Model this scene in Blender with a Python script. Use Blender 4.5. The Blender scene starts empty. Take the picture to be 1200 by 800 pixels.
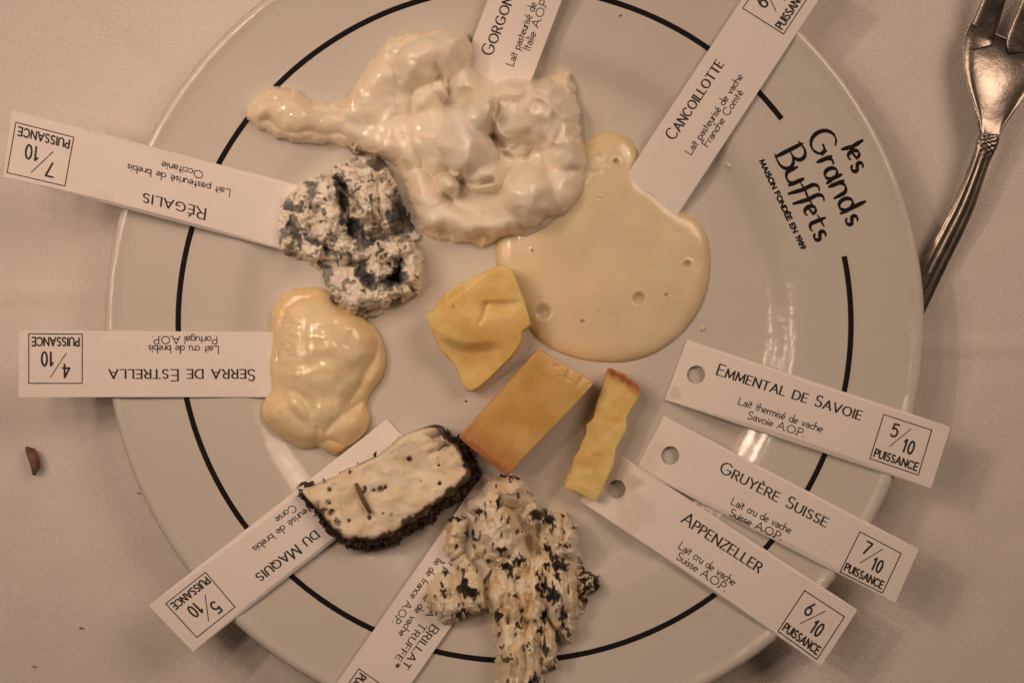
import bpy, bmesh, math, random
import numpy as np
from mathutils import Vector
from mathutils.geometry import delaunay_2d_cdt
random.seed(7)
C = bpy.context.scene.collection
SC = bpy.context.scene
MM = .001
# ------------------------------------------------------------------ camera, world, lamps, exposure
D = .55                     # camera height above the cloth (m)
S = .0003                   # metres per photo pixel on the cloth
cam = bpy.data.cameras.new('camera')
cam.sensor_width = 36; cam.lens = 36*D/.36; cam.clip_start = .02; cam.clip_end = 20
camo = bpy.data.objects.new('camera', cam); C.objects.link(camo)
camo.location = (0, 0, D); SC.camera = camo

w = bpy.data.worlds.new('World'); SC.world = w; w.use_nodes = True
nt = w.node_tree; bg = nt.nodes['Background']
tc = nt.nodes.new('ShaderNodeTexCoord'); nz = nt.nodes.new('ShaderNodeTexNoise'); nz.inputs['Scale'].default_value = 2.2
rp = nt.nodes.new('ShaderNodeValToRGB')
rp.color_ramp.elements[0].position = .42; rp.color_ramp.elements[0].color = (.07, .048, .036, 1)
rp.color_ramp.elements[1].position = .62; rp.color_ramp.elements[1].color = (.62, .43, .30, 1)
nt.links.new(tc.outputs['Generated'], nz.inputs['Vector']); nt.links.new(nz.outputs['Fac'], rp.inputs['Fac'])
sx = nt.nodes.new('ShaderNodeSeparateXYZ'); nt.links.new(tc.outputs['Generated'], sx.inputs[0])   # background dimmed on the diner's side, standing in for their body's shade
gr = nt.nodes.new('ShaderNodeMapRange'); gr.inputs[1].default_value = -.7; gr.inputs[2].default_value = .7; gr.inputs[3].default_value = .2; gr.inputs[4].default_value = 1.2
nt.links.new(sx.outputs['Y'], gr.inputs[0])
vm = nt.nodes.new('ShaderNodeVectorMath'); vm.operation = 'SCALE'; nt.links.new(rp.outputs['Color'], vm.inputs[0]); nt.links.new(gr.outputs[0], vm.inputs['Scale'])
nt.links.new(vm.outputs[0], bg.inputs['Color']); bg.inputs['Strength'].default_value = .22

def area(name, loc, target, size, energy, col=(1, .708, .532), shape='DISK'):
    l = bpy.data.lights.new(name, 'AREA'); l.shape = shape; l.size = size; l.energy = energy; l.color = col
    o = bpy.data.objects.new(name, l); C.objects.link(o); o.location = loc
    o.rotation_euler = (Vector(target)-Vector(loc)).to_track_quat('-Z', 'Y').to_euler()
    return o
for i_ in range(9):                      # the bulbs of a small chandelier, spread narrowed to add falloff towards the corners
    a_ = i_*2*math.pi/8; r_ = 0 if i_ == 8 else .185
    kl = area('chandelier_lamp', (-.36+r_*math.cos(a_), .18+r_*math.sin(a_)*.8, .58+.03*math.sin(i_*2.3)), (-.07, .055, 0), .034, .245/9)
    kl.data.spread = math.radians(60)
area('pendant_lamp', (-.86, .44, 1.05), (.0, .0, 0), .034, .85)
area('pendant_lamp', (-.83, .50, 1.05), (.0, .0, 0), .034, .85)
wl = area('wall_lamp', (.56, .46, .72), (.13, .11, 0), .5, .75); wl.data.spread = math.radians(84)
area('wall_lamp', (.80, .56, .95), (.0, .0, 0), .03, .22)
SC.view_settings.view_transform = 'Standard'; SC.view_settings.look = 'None'
SC.view_settings.exposure = 0; SC.view_settings.gamma = 1
SC.cycles.use_denoising = True
SC.cycles.max_bounces = 8

# ------------------------------------------------------------------ helpers
def up(px, py, z):
    """photo pixel + height above cloth -> point in the place (numpy friendly)"""
    k = S*(D-z)/D
    return (px-600)*k, (400-py)*k
PC = up(603, 379.5, .010)
PROF = np.array([(0,3.2),(60,3.2),(78,3.25),(84,3.6),(88,4.4),(91.5,6.0),(94.5,7.9),(98,9.3),(103,10.2),(112,11.9),(122,13.9),(131,15.9),(135,16.8),(137,17.75),(138.3,18.1),(139.1,17.8),(139.5,17.1)])
rr = np.linspace(0, 139.5, 700); zz = np.interp(rr, PROF[:,0], PROF[:,1])
k = np.hanning(39); k /= k.sum(); zz = np.convolve(np.pad(zz, 19, 'edge'), k, 'valid'); zz += .45*np.exp(-((rr-137.4)/1.2)**2)-.5*np.clip(rr-138.2, 0, 9)
def plate_z(x, y):
    r = np.hypot(x-PC[0], y-PC[1])*1000
    return np.where(r < 139.5, np.interp(r, rr, zz), -1)*MM
def surf(px, py, extra=0.):
    z = np.full(np.shape(px), .006)
    for _ in range(4):
        x, y = up(px, py, z); z = plate_z(x, y)+extra
    x, y = up(px, py, z)
    return x, y, z

def link(name, me, mats, parent=None, smooth=True):
    o = bpy.data.objects.new(name, me); C.objects.link(o)
    for m in (mats if isinstance(mats, (list, tuple)) else [mats]): me.materials.append(m)
    if smooth: me.polygons.foreach_set('use_smooth', [True]*len(me.polygons))
    if parent: o.parent = parent
    return o
def tag(o, label, cat, group=None):
    o['label'] = label; o['category'] = cat
    if group: o['group'] = group
    return o
def empty(name, loc=(0,0,0)):
    o = bpy.data.objects.new(name, None); C.objects.link(o); o.empty_display_size = .01
    return o
def np_mesh(name, v, f, col=None):
    me = bpy.data.meshes.new(name); v = np.asarray(v, 'f'); f = np.asarray(f, 'i')
    k = f.shape[1]
    me.vertices.add(len(v)); me.vertices.foreach_set('co', v.ravel())
    me.loops.add(f.size); me.loops.foreach_set('vertex_index', f.ravel())
    me.polygons.add(len(f)); me.polygons.foreach_set('loop_start', np.arange(0, f.size, k, dtype='i'))
    me.update(calc_edges=True); me.validate()
    if col is not None: set_col(me, col)
    return me
def set_col(me, col):
    a = me.color_attributes.new('tone', 'FLOAT_COLOR', 'POINT')
    c = np.ones((len(me.vertices), 4), 'f'); c[:, :3] = col; a.data.foreach_set('color', c.ravel())
def py_mesh(name, v, f):
    me = bpy.data.meshes.new(name); me.from_pydata([tuple(map(float, p)) for p in v], [], f); me.update(); return me

def h2(ix, iy, s):
    n = (ix.astype(np.int64)*374761393+iy.astype(np.int64)*668265263+s*974634777) & 0x7fffffff
    n = ((n ^ (n >> 13))*1274126177) & 0x7fffffff
    return ((n ^ (n >> 16)) & 0xffff)/65535.
def perlin(x, y, s=0):
    ix, iy = np.floor(x), np.floor(y); fx, fy = x-ix, y-iy
    def g(a, b):
        t = h2(ix+a, iy+b, s)*2*np.pi
        return np.cos(t)*(fx-a)+np.sin(t)*(fy-b)
    u = fx*fx*fx*(fx*(fx*6-15)+10); v = fy*fy*fy*(fy*(fy*6-15)+10)
    return ((g(0,0)*(1-u)+g(1,0)*u)*(1-v)+(g(0,1)*(1-u)+g(1,1)*u)*v)*1.5
def fbm(x, y, sc, o=4, s=0, gain=.5):
    r = 0; a = 1.
    for i in range(o):
        r = r+a*perlin(x/sc, y/sc, s+i*17); sc = sc/2.03; a *= gain
    return r
def worley(x, y, sc, s=0):
    x, y = x/sc, y/sc; ix, iy = np.floor(x), np.floor(y)
    f1 = np.full(x.shape, 9.); f2 = f1.copy(); idv = np.zeros(x.shape); dx1 = f1*0; dy1 = f1*0
    for a in (-1, 0, 1):
        for b in (-1, 0, 1):
            cx = ix+a+h2(ix+a, iy+b, s); cy = iy+b+h2(ix+a, iy+b, s+5)
            d = np.hypot(cx-x, cy-y); idn = h2(ix+a, iy+b, s+9); c = d < f1
            f2 = np.where(c, f1, np.minimum(f2, d)); idv = np.where(c, idn, idv)
            dx1 = np.where(c, x-cx, dx1); dy1 = np.where(c, y-cy, dy1); f1 = np.where(c, d, f1)
    return f1, f2, idv, dx1*sc, dy1*sc
def smooth_poly(P, n=8):
    P = np.array(P, float); out = []
    for i in range(len(P)):
        a, b, c, d = P[i-1], P[i], P[(i+1) % len(P)], P[(i+2) % len(P)]
        for t in np.arange(n)/n:
            out.append(.5*((2*b)+(c-a)*t+(2*a-5*b+4*c-d)*t*t+(3*b-a-3*c+d)*t**3))
    return np.array(out)
def seg_d(x, y, a, b):
    vx, vy = b[0]-a[0], b[1]-a[1]; L = vx*vx+vy*vy+1e-9
    t = np.clip(((x-a[0])*vx+(y-a[1])*vy)/L, 0, 1)
    return np.hypot(x-a[0]-t*vx, y-a[1]-t*vy), t
def poly_sdf(x, y, P):
    d = np.full(x.shape, 1e9); ins = np.zeros(x.shape, bool)
    for i in range(len(P)):
        a, b = P[i], P[(i+1) % len(P)]
        d = np.minimum(d, seg_d(x, y, a, b)[0])
        c = ((a[1] > y) != (b[1] > y)) & (x < (b[0]-a[0])*(y-a[1])/(b[1]-a[1]+1e-12)+a[0])
        ins ^= c
    return np.where(ins, d, -d)
def g(x, y, cx, cy, r, h, p=2.):
    return h*np.exp(-(np.hypot(x-cx, y-cy)/r)**p)
def ge(x, y, cx, cy, rx, ry, deg, h, p=2.):
    a = math.radians(deg); u = (x-cx)*math.cos(a)+(y-cy)*math.sin(a); v = -(x-cx)*math.sin(a)+(y-cy)*math.cos(a)
    return h*np.exp(-(np.hypot(u/rx, v/ry))**p)
def line(x, y, pts, w, h):
    d = np.full(x.shape, 1e9)
    for a, b in zip(pts, pts[1:]): d = np.minimum(d, seg_d(x, y, a, b)[0])
    return h*np.exp(-(d/w)**2)
def lobes(x, y, L, k=.9):
    acc = 0
    for cx, cy, rx, ry, deg, h in L:
        a = math.radians(deg); u = (x-cx)*math.cos(a)+(y-cy)*math.sin(a); v = -(x-cx)*math.sin(a)+(y-cy)*math.cos(a)
        q = (u/rx)**2+(v/ry)**2
        acc = acc+np.exp(h*(np.sqrt(np.clip(1-q, 0, 1))-.35*np.clip(q-1, 0, 3))/k)
    return k*np.log(acc+1e-9)
def dome(d, R): return np.sqrt(np.clip(1-(1-np.clip(d/R, 0, 1))**2, 0, 1))
def sstep(a, b, x):
    t = np.clip((x-a)/(b-a), 0, 1); return t*t*(3-2*t)
def mix(a, b, t):
    t = np.asarray(t)[..., None]; return np.asarray(a)*(1-t)+np.asarray(b)*t

def heap(name, outline, hfun, cfun, mat, parent, step=1., wob=(0, 1), base=None):
    """food lying on the plate: outline in photo pixels, hfun(x,y,d) gives height above the plate in mm"""
    P = smooth_poly(outline, 5)
    x0, y0 = P.min(0)-5; x1, y1 = P.max(0)+5
    xs = np.arange(x0, x1, step); ys = np.arange(y0, y1, step)
    X, Y = np.meshgrid(xs, ys)
    wx, wy = X, Y
    if wob[0]:
        wx = X+wob[0]*fbm(X, Y, wob[1], 3, 31); wy = Y+wob[0]*fbm(X, Y, wob[1], 3, 57)
    d = poly_sdf(wx, wy, P)
    h = hfun(X, Y, d); h = np.where(d > 0, np.maximum(h, .05), d*.45)
    x, y, z = surf(X, Y, h*MM)
    col = cfun(X, Y, d, h)
    idx = np.arange(X.size).reshape(X.shape)
    keep = (d > -2.2)
    q = np.stack([idx[:-1,:-1], idx[1:,:-1], idx[1:,1:], idx[:-1,1:]], -1).reshape(-1, 4)
    kf = keep.ravel()[q].any(1); q = q[kf]
    used, inv = np.unique(q, return_inverse=True); q = inv.reshape(-1, 4)
    v = np.stack([x, y, z], -1).reshape(-1, 3)[used]
    me = np_mesh(name, v, q, col.reshape(-1, 3)[used])
    return link(name, me, mat, parent)

# ------------------------------------------------------------------ materials
def mat(name, col=(.8,.8,.8), rough=.5, metal=0., sss=0., sssr=(1,.6,.3), ssss=.004, coat=0., attr=False, bumps=(), spec=.5, var=None, ior=1.45):
    m = bpy.data.materials.new(name); m.use_nodes = True; n = m.node_tree; b = n.nodes['Principled BSDF']
    b.inputs['Base Color'].default_value = (*col, 1); b.inputs['Roughness'].default_value = rough
    b.inputs['Metallic'].default_value = metal; b.inputs['Subsurface Weight'].default_value = sss
    b.inputs['Subsurface Radius'].default_value = sssr; b.inputs['Subsurface Scale'].default_value = ssss
    b.inputs['Coat Weight'].default_value = coat; b.inputs['Coat Roughness'].default_value = .04
    b.inputs['Specular IOR Level'].default_value = spec
    tcn = n.nodes.new('ShaderNodeTexCoord')
    src = None
    if attr:
        a = n.nodes.new('ShaderNodeAttribute'); a.attribute_name = 'tone'; src = a.outputs['Color']
    if var:
        t = n.nodes.new('ShaderNodeTexNoise'); t.inputs['Scale'].default_value = var[0]; t.inputs['Detail'].default_value = 6
        n.links.new(tcn.outputs['Object'], t.inputs['Vector'])
        mr = n.nodes.new('ShaderNodeMapRange'); mr.inputs[1].default_value = .3; mr.inputs[2].default_value = .7
        mr.inputs[3].default_value = 1-var[1]; mr.inputs[4].default_value = 1+var[1]*.4
        n.links.new(t.outputs['Fac'], mr.inputs[0])
        mx = n.nodes.new('ShaderNodeVectorMath'); mx.operation = 'SCALE'
        if src: n.links.new(src, mx.inputs[0])
        else: mx.inputs[0].default_value = col
        n.links.new(mr.outputs[0], mx.inputs['Scale']); src = mx.outputs[0]
    if src: n.links.new(src, b.inputs['Base Color'])
    prev = None
    for sc, dist in bumps:
        t = n.nodes.new('ShaderNodeTexNoise'); t.inputs['Scale'].default_value = sc; t.inputs['Detail'].default_value = 4
        n.links.new(tcn.outputs['Object'], t.inputs['Vector'])
        bp = n.nodes.new('ShaderNodeBump'); bp.inputs['Distance'].default_value = dist; bp.inputs['Strength'].default_value = 1
        n.links.new(t.outputs['Fac'], bp.inputs['Height'])
        if prev: n.links.new(prev, bp.inputs['Normal'])
        prev = bp.outputs['Normal']
    if prev:
        n.links.new(prev, b.inputs['Normal'])
        if coat: n.links.new(prev, b.inputs['Coat Normal'])
    return m
M_china = mat('glazed_china', (.655, .62, .56), .16, bumps=((28, .0012),), var=(9, .03))
M_black = mat('black_glaze', (.012, .010, .012), .22)
M_card = mat('printed_card', (.86, .80, .76), .62, attr=True, bumps=((1500, .00004), (60, .0006)), sss=0)
M_ink = mat('printing_ink', (.022, .015, .014), .6)
M_cream = mat('creamy_cheese', rough=.5, sss=.6, attr=True, coat=.9, bumps=((300, .00005), (110, .00012)), ssss=.005, spec=.2)
M_runny = mat('runny_cheese', rough=.32, sss=.6, attr=True, coat=.45, bumps=((160, .0002),), ssss=.004)
M_crumb = mat('crumbly_cheese', rough=.5, sss=.4, spec=.25, attr=True, bumps=((800, .00010),), ssss=.003)
M_firm = mat('firm_cheese', rough=.40, sss=.7, attr=True, bumps=((900, .00010), (240, .00010), (70, .0002)), ssss=.006, var=(160, .06))
M_herb = mat('dried_herbs', (.065, .036, .022), .65, bumps=((900, .0004),), var=(420, .85))
M_stem = mat('herb_stem', (.16, .095, .04), .6)
M_truf = mat('black_truffle', (.012, .009, .010), .5, bumps=((900, .0003),))
M_silver = mat('tarnished_silver', (.36, .315, .275), .34, 1., bumps=((160, .0003), (1400, .00003)), var=(90, .4))
M_crumbb = mat('brown_crust_crumb', (.21, .105, .065), .7, bumps=((1200, .0003),), var=(400, .5))

# cloth: plain weave
def cloth_mat():
    m = bpy.data.materials.new('woven_cotton'); m.use_nodes = True; n = m.node_tree; b = n.nodes['Principled BSDF']
    b.inputs['Roughness'].default_value = .85; b.inputs['Sheen Weight'].default_value = .25
    tcn = n.nodes.new('ShaderNodeTexCoord')
    def wave(rot, sc):
        mp = n.nodes.new('ShaderNodeMapping'); mp.inputs['Rotation'].default_value = (0, 0, rot)
        n.links.new(tcn.outputs['Object'], mp.inputs['Vector'])
        wv = n.nodes.new('ShaderNodeTexWave'); wv.inputs['Scale'].default_value = sc; wv.inputs['Distortion'].default_value = 1.6
        wv.inputs['Detail'].default_value = 2; wv.inputs['Detail Scale'].default_value = 2.5
        n.links.new(mp.outputs[0], wv.inputs['Vector']); return wv
    w1, w2 = wave(.62, 520), wave(.62+1.571, 520)
    ad = n.nodes.new('ShaderNodeMath'); ad.operation = 'ADD'; n.links.new(w1.outputs['Fac'], ad.inputs[0]); n.links.new(w2.outputs['Fac'], ad.inputs[1])
    t = n.nodes.new('ShaderNodeTexNoise'); t.inputs['Scale'].default_value = 1100; t.inputs['Detail'].default_value = 3; n.links.new(tcn.outputs['Object'], t.inputs['Vector'])
    ad2 = n.nodes.new('ShaderNodeMath'); ad2.operation = 'ADD'; n.links.new(ad.outputs[0], ad2.inputs[0]); 
    m3 = n.nodes.new('ShaderNodeMath'); m3.operation = 'MULTIPLY'; m3.inputs[1].default_value = 1.8; n.links.new(t.outputs['Fac'], m3.inputs[0]); n.links.new(m3.outputs[0], ad2.inputs[1])
    bp = n.nodes.new('ShaderNodeBump'); bp.inputs['Distance'].default_value = .00010; bp.inputs['Strength'].default_value = .8
    n.links.new(ad2.outputs[0], bp.inputs['Height'])
    t2 = n.nodes.new('ShaderNodeTexNoise'); t2.inputs['Scale'].default_value = 45; t2.inputs['Detail'].default_value = 5; n.links.new(tcn.outputs['Object'], t2.inputs['Vector'])
    bp2 = n.nodes.new('ShaderNodeBump'); bp2.inputs['Distance'].default_value = .0012; bp2.inputs['Strength'].default_value = .6
    n.links.new(t2.outputs['Fac'], bp2.inputs['Height']); n.links.new(bp.outputs[0], bp2.inputs['Normal']); n.links.new(bp2.outputs[0], b.inputs['Normal'])
    cr = n.nodes.new('ShaderNodeValToRGB'); cr.color_ramp.elements[0].position = .3; cr.color_ramp.elements[1].position = .7
    cr.color_ramp.elements[0].color = (.76, .70, .655, 1); cr.color_ramp.elements[1].color = (.83, .765, .72, 1)
    n.links.new(t.outputs['Fac'], cr.inputs['Fac']); n.links.new(cr.outputs[0], b.inputs['Base Color'])
    return m
M_cloth = cloth_mat()

# ------------------------------------------------------------------ table and cloth
bm = bmesh.new(); bmesh.ops.create_cube(bm, size=1)
for v in bm.verts: v.co = Vector((v.co.x*1.3, v.co.y*1.1, v.co.z*.03-.0225))
me = bpy.data.meshes.new('table_top'); bm.to_mesh(me)
o = link('table_top', me, mat('table_wood', (.2, .11, .06), .5, var=(20, .3)), smooth=False); o['kind'] = 'structure'
xs = np.linspace(-.64, .64, 420); ys = np.linspace(-.54, .54, 360); X, Y = np.meshgrid(xs, ys)
px, py = X/S+600, 400-Y/S
Z = -.0016+.0014*fbm(X, Y, .16, 3, 3)+.0004*fbm(X, Y, .03, 2, 9)
Z += .0011*np.exp(-((py-(405-.02*(px-1100)))/4)**2)*sstep(1000, 1100, px)      # ironed creases
Z += .0010*np.exp(-((py-345)/4)**2)*sstep(200, 100, px)
Z += .0012*sstep(-14, 14, (px-90)*.58-(py-0)*.81)*sstep(500, 200, px)*sstep(300, 100, py)  # raised step running diagonally across the upper left
idx = np.arange(X.size).reshape(X.shape)
q = np.stack([idx[:-1,:-1], idx[:-1,1:], idx[1:,1:], idx[1:,:-1]], -1).reshape(-1, 4)
cl = link('tablecloth', np_mesh('tablecloth', np.stack([X, Y, np.minimum(Z, -.0002)], -1).reshape(-1, 3), q), M_cloth)
tag(cl, 'cream woven cotton tablecloth spread flat under the plate', 'tablecloth')

# ------------------------------------------------------------------ plate
plate = empty('dinner_plate')
tag(plate, 'round off-white china dinner plate with a thin black ring on its wide rim', 'plate')
plate.location = (PC[0], PC[1], 0)
prof = [(0.01, zz[0])]+[(r, z) for r, z in zip(rr[6::6], zz[6::6])]
prof += [(139.6, 16.6), (139.2, 15.9), (138, 15.2), (132, 13.2), (120, 10.9), (108, 8.8), (100, 7.2), (95, 5.2), (90, 2.9), (86, 1.6), (85, .3), (84, 0.05), (82.5, .05), (81.5, .9), (60, 1.1), (.01, 1.1)]
N = 256; V = []; F = []
for r, z in prof:
    for i in range(N):
        a = 2*math.pi*i/N; V.append((r*MM*math.cos(a), r*MM*math.sin(a), z*MM))
for j in range(len(prof)-1):
    for i in range(N):
        F.append((j*N+i, (j+1)*N+i, (j+1)*N+(i+1) % N, j*N+(i+1) % N))
dish = link('dish', np_mesh('dish', V, F), M_china, plate)
# painted ring with its gap at the lettering (angles clockwise from the right, photo sense)
RI = 115.55
def ring(a0, a1, wmm=1.5, n=360):
    V = []; F = []
    for i in range(n+1):
        a = math.radians(a0+(a1-a0)*i/n)
        for q_, dr in enumerate((-wmm/2, -wmm/4, 0, wmm/4, wmm/2)):
            r = RI+dr; z = float(np.interp(r, rr, zz))+.035*(1-(abs(q_-2)/2)**2)+.02
            V.append((r*MM*math.cos(a), r*MM*math.sin(a), z*MM))
    for i in range(n):
        for q_ in range(4): F.append((i*5+q_, i*5+q_+1, i*5+q_+6, i*5+q_+5))
    return V, F
a_start = math.degrees(math.atan2(380-137, 920-603)); a_end = math.degrees(math.atan2(380-299, 998-603))
V, F = ring(a_start, a_end+360, 1.85)
link('painted_ring', np_mesh('painted_ring', V, F), M_black, plate)

# ------------------------------------------------------------------ stroke lettering
UC = {'A':(.9,'0,0 .45,1 .9,0;.16,.33 .74,.33'),'B':(.64,'0,0 0,1 .3,1 @.32,.77,.25,.23,90,-90 0,.54;.3,.54 @.34,.27,.29,.27,90,-90 0,0'),
'C':(.9,'@.5,.5,.48,.5,45,315'),'D':(.84,'0,0 0,1 .35,1 @.37,.5,.46,.5,90,-90 0,0'),'E':(.6,'0,0 0,1;0,1 .58,1;0,.52 .52,.52;0,0 .6,0'),
'F':(.56,'0,0 0,1;0,1 .56,1;0,.52 .5,.52'),'G':(.95,'@.5,.5,.48,.5,45,322 .92,.45 .56,.45'),'H':(.75,'0,0 0,1;.75,0 .75,1;0,.52 .75,.52'),'I':(.08,'.04,0 .04,1'),
'L':(.56,'0,1 0,0 .56,0'),'M':(1,'0,0 .08,1 .5,.12 .92,1 1,0'),'N':(.8,'0,0 0,1 .8,0 .8,1'),'O':(1,'@.5,.5,.5,.5,0,360'),
'P':(.6,'0,0 0,1 .32,1 @.33,.73,.27,.27,90,-90 0,.46'),'Q':(1,'@.5,.5,.5,.5,0,360;.58,.3 1,-.08'),'R':(.68,'0,0 0,1 .32,1 @.33,.74,.27,.26,90,-90 0,.48;.3,.48 .68,0'),
'S':(.6,'@.31,.75,.25,.25,35,270 @.3,.25,.28,.25,90,-150'),'T':(.76,'0,1 .76,1;.38,1 .38,0'),'U':(.75,'0,1 0,.34 @.375,.34,.375,.34,180,360 .75,1'),
'V':(.86,'0,1 .43,0 .86,1'),'Y':(.8,'0,1 .4,.48 .8,1;.4,.48 .4,0'),'Z':(.7,'0,1 .7,1 0,0 .7,0'),
'É':(.6,'0,0 0,1;0,1 .58,1;0,.52 .52,.52;0,0 .6,0;.25,1.13 .42,1.32'),'È':(.6,'0,0 0,1;0,1 .58,1;0,.52 .52,.52;0,0 .6,0;.36,1.13 .19,1.32'),
'Î':(.08,'.04,0 .04,1;-.1,1.12 .04,1.28 .18,1.12'),'.':(.08,'.04,0 .04,.08'),' ':(.34,''),'*':(.4,'.2,.55 .2,1;0,.66 .4,.9;0,.9 .4,.66'),'"':(.22,'.04,.75 .04,1;.18,.75 .18,1'),
'0':(.55,'@.27,.5,.27,.5,0,360'),'1':(.26,'0,.78 .22,1 .22,0'),'4':(.54,'.38,0 .38,1 0,.3 .54,.3'),'5':(.52,'.46,1 .1,1 .06,.56 @.24,.33,.26,.33,130,-140'),
'6':(.52,'.38,1 .05,.48;@.26,.29,.25,.29,0,360'),'7':(.5,'0,1 .5,1 .12,0'),'8':(.52,'@.26,.75,.2,.25,0,360;@.26,.26,.25,.26,0,360'),'9':(.52,'@.26,.7,.25,.3,0,360;.5,.65 .2,0')}
LC = {'a':(.46,'@.23,.37,.2,.18,150,0 .43,0;@.22,.16,.2,.16,40,340'),'b':(.5,'0,1.02 0,0;@.25,.27,.25,.27,0,360'),'c':(.42,'@.26,.27,.25,.27,50,310'),
'd':(.5,'.5,1.05 .5,0;@.25,.27,.25,.27,0,360'),'e':(.5,'.04,.2 .49,.36 @.26,.27,.25,.27,20,315'),'f':(.28,'.1,0 .1,.85 @.25,.85,.15,.17,180,70;0,.54 .26,.54'),
'g':(.5,'@.25,.27,.25,.27,0,360;.5,.54 .5,-.1 @.26,-.1,.24,.2,0,-150'),'h':(.44,'0,1.05 0,0;0,.3 @.22,.33,.22,.21,180,0 .44,0'),'i':(.06,'.03,0 .03,.54;.03,.74 .03,.82'),
'l':(.06,'.03,0 .03,1.05'),'m':(.72,'0,.54 0,0;0,.36 @.18,.38,.18,.16,180,0 .36,0;.36,.36 @.54,.38,.18,.16,180,0 .72,0'),'n':(.42,'0,.54 0,0;0,.3 @.21,.33,.21,.21,180,0 .42,0'),
'o':(.52,'@.26,.27,.26,.27,0,360'),'p':(.5,'0,.54 0,-.35;@.25,.27,.25,.27,0,360'),'r':(.24,'0,.54 0,0;0,.3 @.2,.34,.2,.2,180,80'),'s':(.3,'@.16,.41,.13,.13,45,270 @.15,.14,.14,.14,90,-150'),
't':(.28,'.12,.85 .12,0;0,.54 .28,.54'),'u':(.42,'0,.54 0,.21 @.21,.21,.21,.21,180,360 .42,.54;.42,.2 .42,0'),'v':(.42,'0,.54 .21,0 .42,.54'),
'é':(.5,'.04,.2 .49,.36 @.26,.27,.25,.27,20,315;.22,.68 .38,.86')}
def parse(s):
    out = []
    for st in s.split(';'):
        pts = []
        for t in st.split():
            if t[0] == '@':
                cx, cy, rx, ry, a0, a1 = map(float, t[1:].split(',')); n = max(3, int(abs(a1-a0)/18))
                pts += [(cx+rx*math.cos(math.radians(a0+(a1-a0)*i/n)), cy+ry*math.sin(math.radians(a0+(a1-a0)*i/n))) for i in range(n+1)]
            else: pts.append(tuple(map(float, t.split(','))))
        if pts: out.append(pts)
    return out
def layout(text, sc_small=1., ls=.16, allcaps=False):
    """-> strokes in cap-height units, and the total width"""
    x = 0; out = []
    for ch in text:
        f = 1.
        if ch in LC and not allcaps: wd, s = LC[ch]
        else:
            if ch.islower(): f = sc_small; ch = ch.upper()
            wd, s = UC[ch]
        for st in parse(s): out.append([(x+p[0]*f, p[1]*f) for p in st])
        x += wd*f+ls
    return out, x-ls
class Ink:
    def __init__(s, fmap): s.v = []; s.f = []; s.m = fmap; s.k = 0
    def stroke(s, pts, w, pen=None, taper=False):
        # densify, drop repeats, split at sharp corners
        P = [np.array(pts[0], float)]
        for p in pts[1:]:
            p = np.array(p, float); L = np.linalg.norm(p-P[-1])
            if L < 1e-4: continue
            n = max(1, int(L/3.)); a = P[-1]
            for i in range(1, n+1): P.append(a+(p-a)*i/n)
        runs = []; cur = [P[0]]
        for i in range(1, len(P)):
            cur.append(P[i])
            if i < len(P)-1:
                d1 = P[i]-P[i-1]; d2 = P[i+1]-P[i]
                c = np.dot(d1, d2)/(np.linalg.norm(d1)*np.linalg.norm(d2))
                if c < .72: runs.append(cur); cur = [P[i]]
        runs.append(cur)
        for R in runs:
            if len(R) < 2: continue
            R = [r.copy() for r in R]; n = len(R); s.k += 1
            e = .3*w
            d = R[0]-R[1]; R[0] = R[0]+d/np.linalg.norm(d)*e
            d = R[-1]-R[-2]; R[-1] = R[-1]+d/np.linalg.norm(d)*e
            b = len(s.v)
            for i in range(n):
                t = R[min(i+1, n-1)]-R[max(i-1, 0)]; t = t/np.linalg.norm(t); nn = np.array((-t[1], t[0]))
                ww = w
                if pen is not None: ww = w*(pen[1]+(1-pen[1])*abs(t[0]*pen[0][1]-t[1]*pen[0][0]))
                if taper:
                    u = i/(n-1); ww *= .5+.5*min(1, 5*min(u, 1-u))**.6 if n > 3 else 1
                for sg in (-1, 1):
                    q = R[i]+nn*ww*.5*sg; s.v.append((q[0], q[1], (s.k % 7)*.0000025))
            for i in range(n-1): s.f.append((b+2*i, b+2*i+1, b+2*i+3, b+2*i+2))
    def line(s, text, a, b, cap, w, small=.78, ls=.16, allcaps=False, fit=True, pen=None, up=None):
        st, W = layout(text, small, ls, allcaps)
        a = np.array(a, float); b = np.array(b, float); L = np.linalg.norm(b-a); e = (b-a)/L
        n = np.array((e[1], -e[0])) if up is None else np.array(up)
        kx = L/W
        if pen is True: pen = (e, .58)
        for t in st: s.stroke([a+e*p[0]*kx+n*p[1]*cap for p in t], w, pen)
    def build(s, name, parent, m=None):
        if not s.v: return
        V = [s.m(v[0], v[1], v[2]) for v in s.v]
        return link(name, py_mesh(name, V, s.f), m or M_ink, parent, smooth=False)

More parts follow.
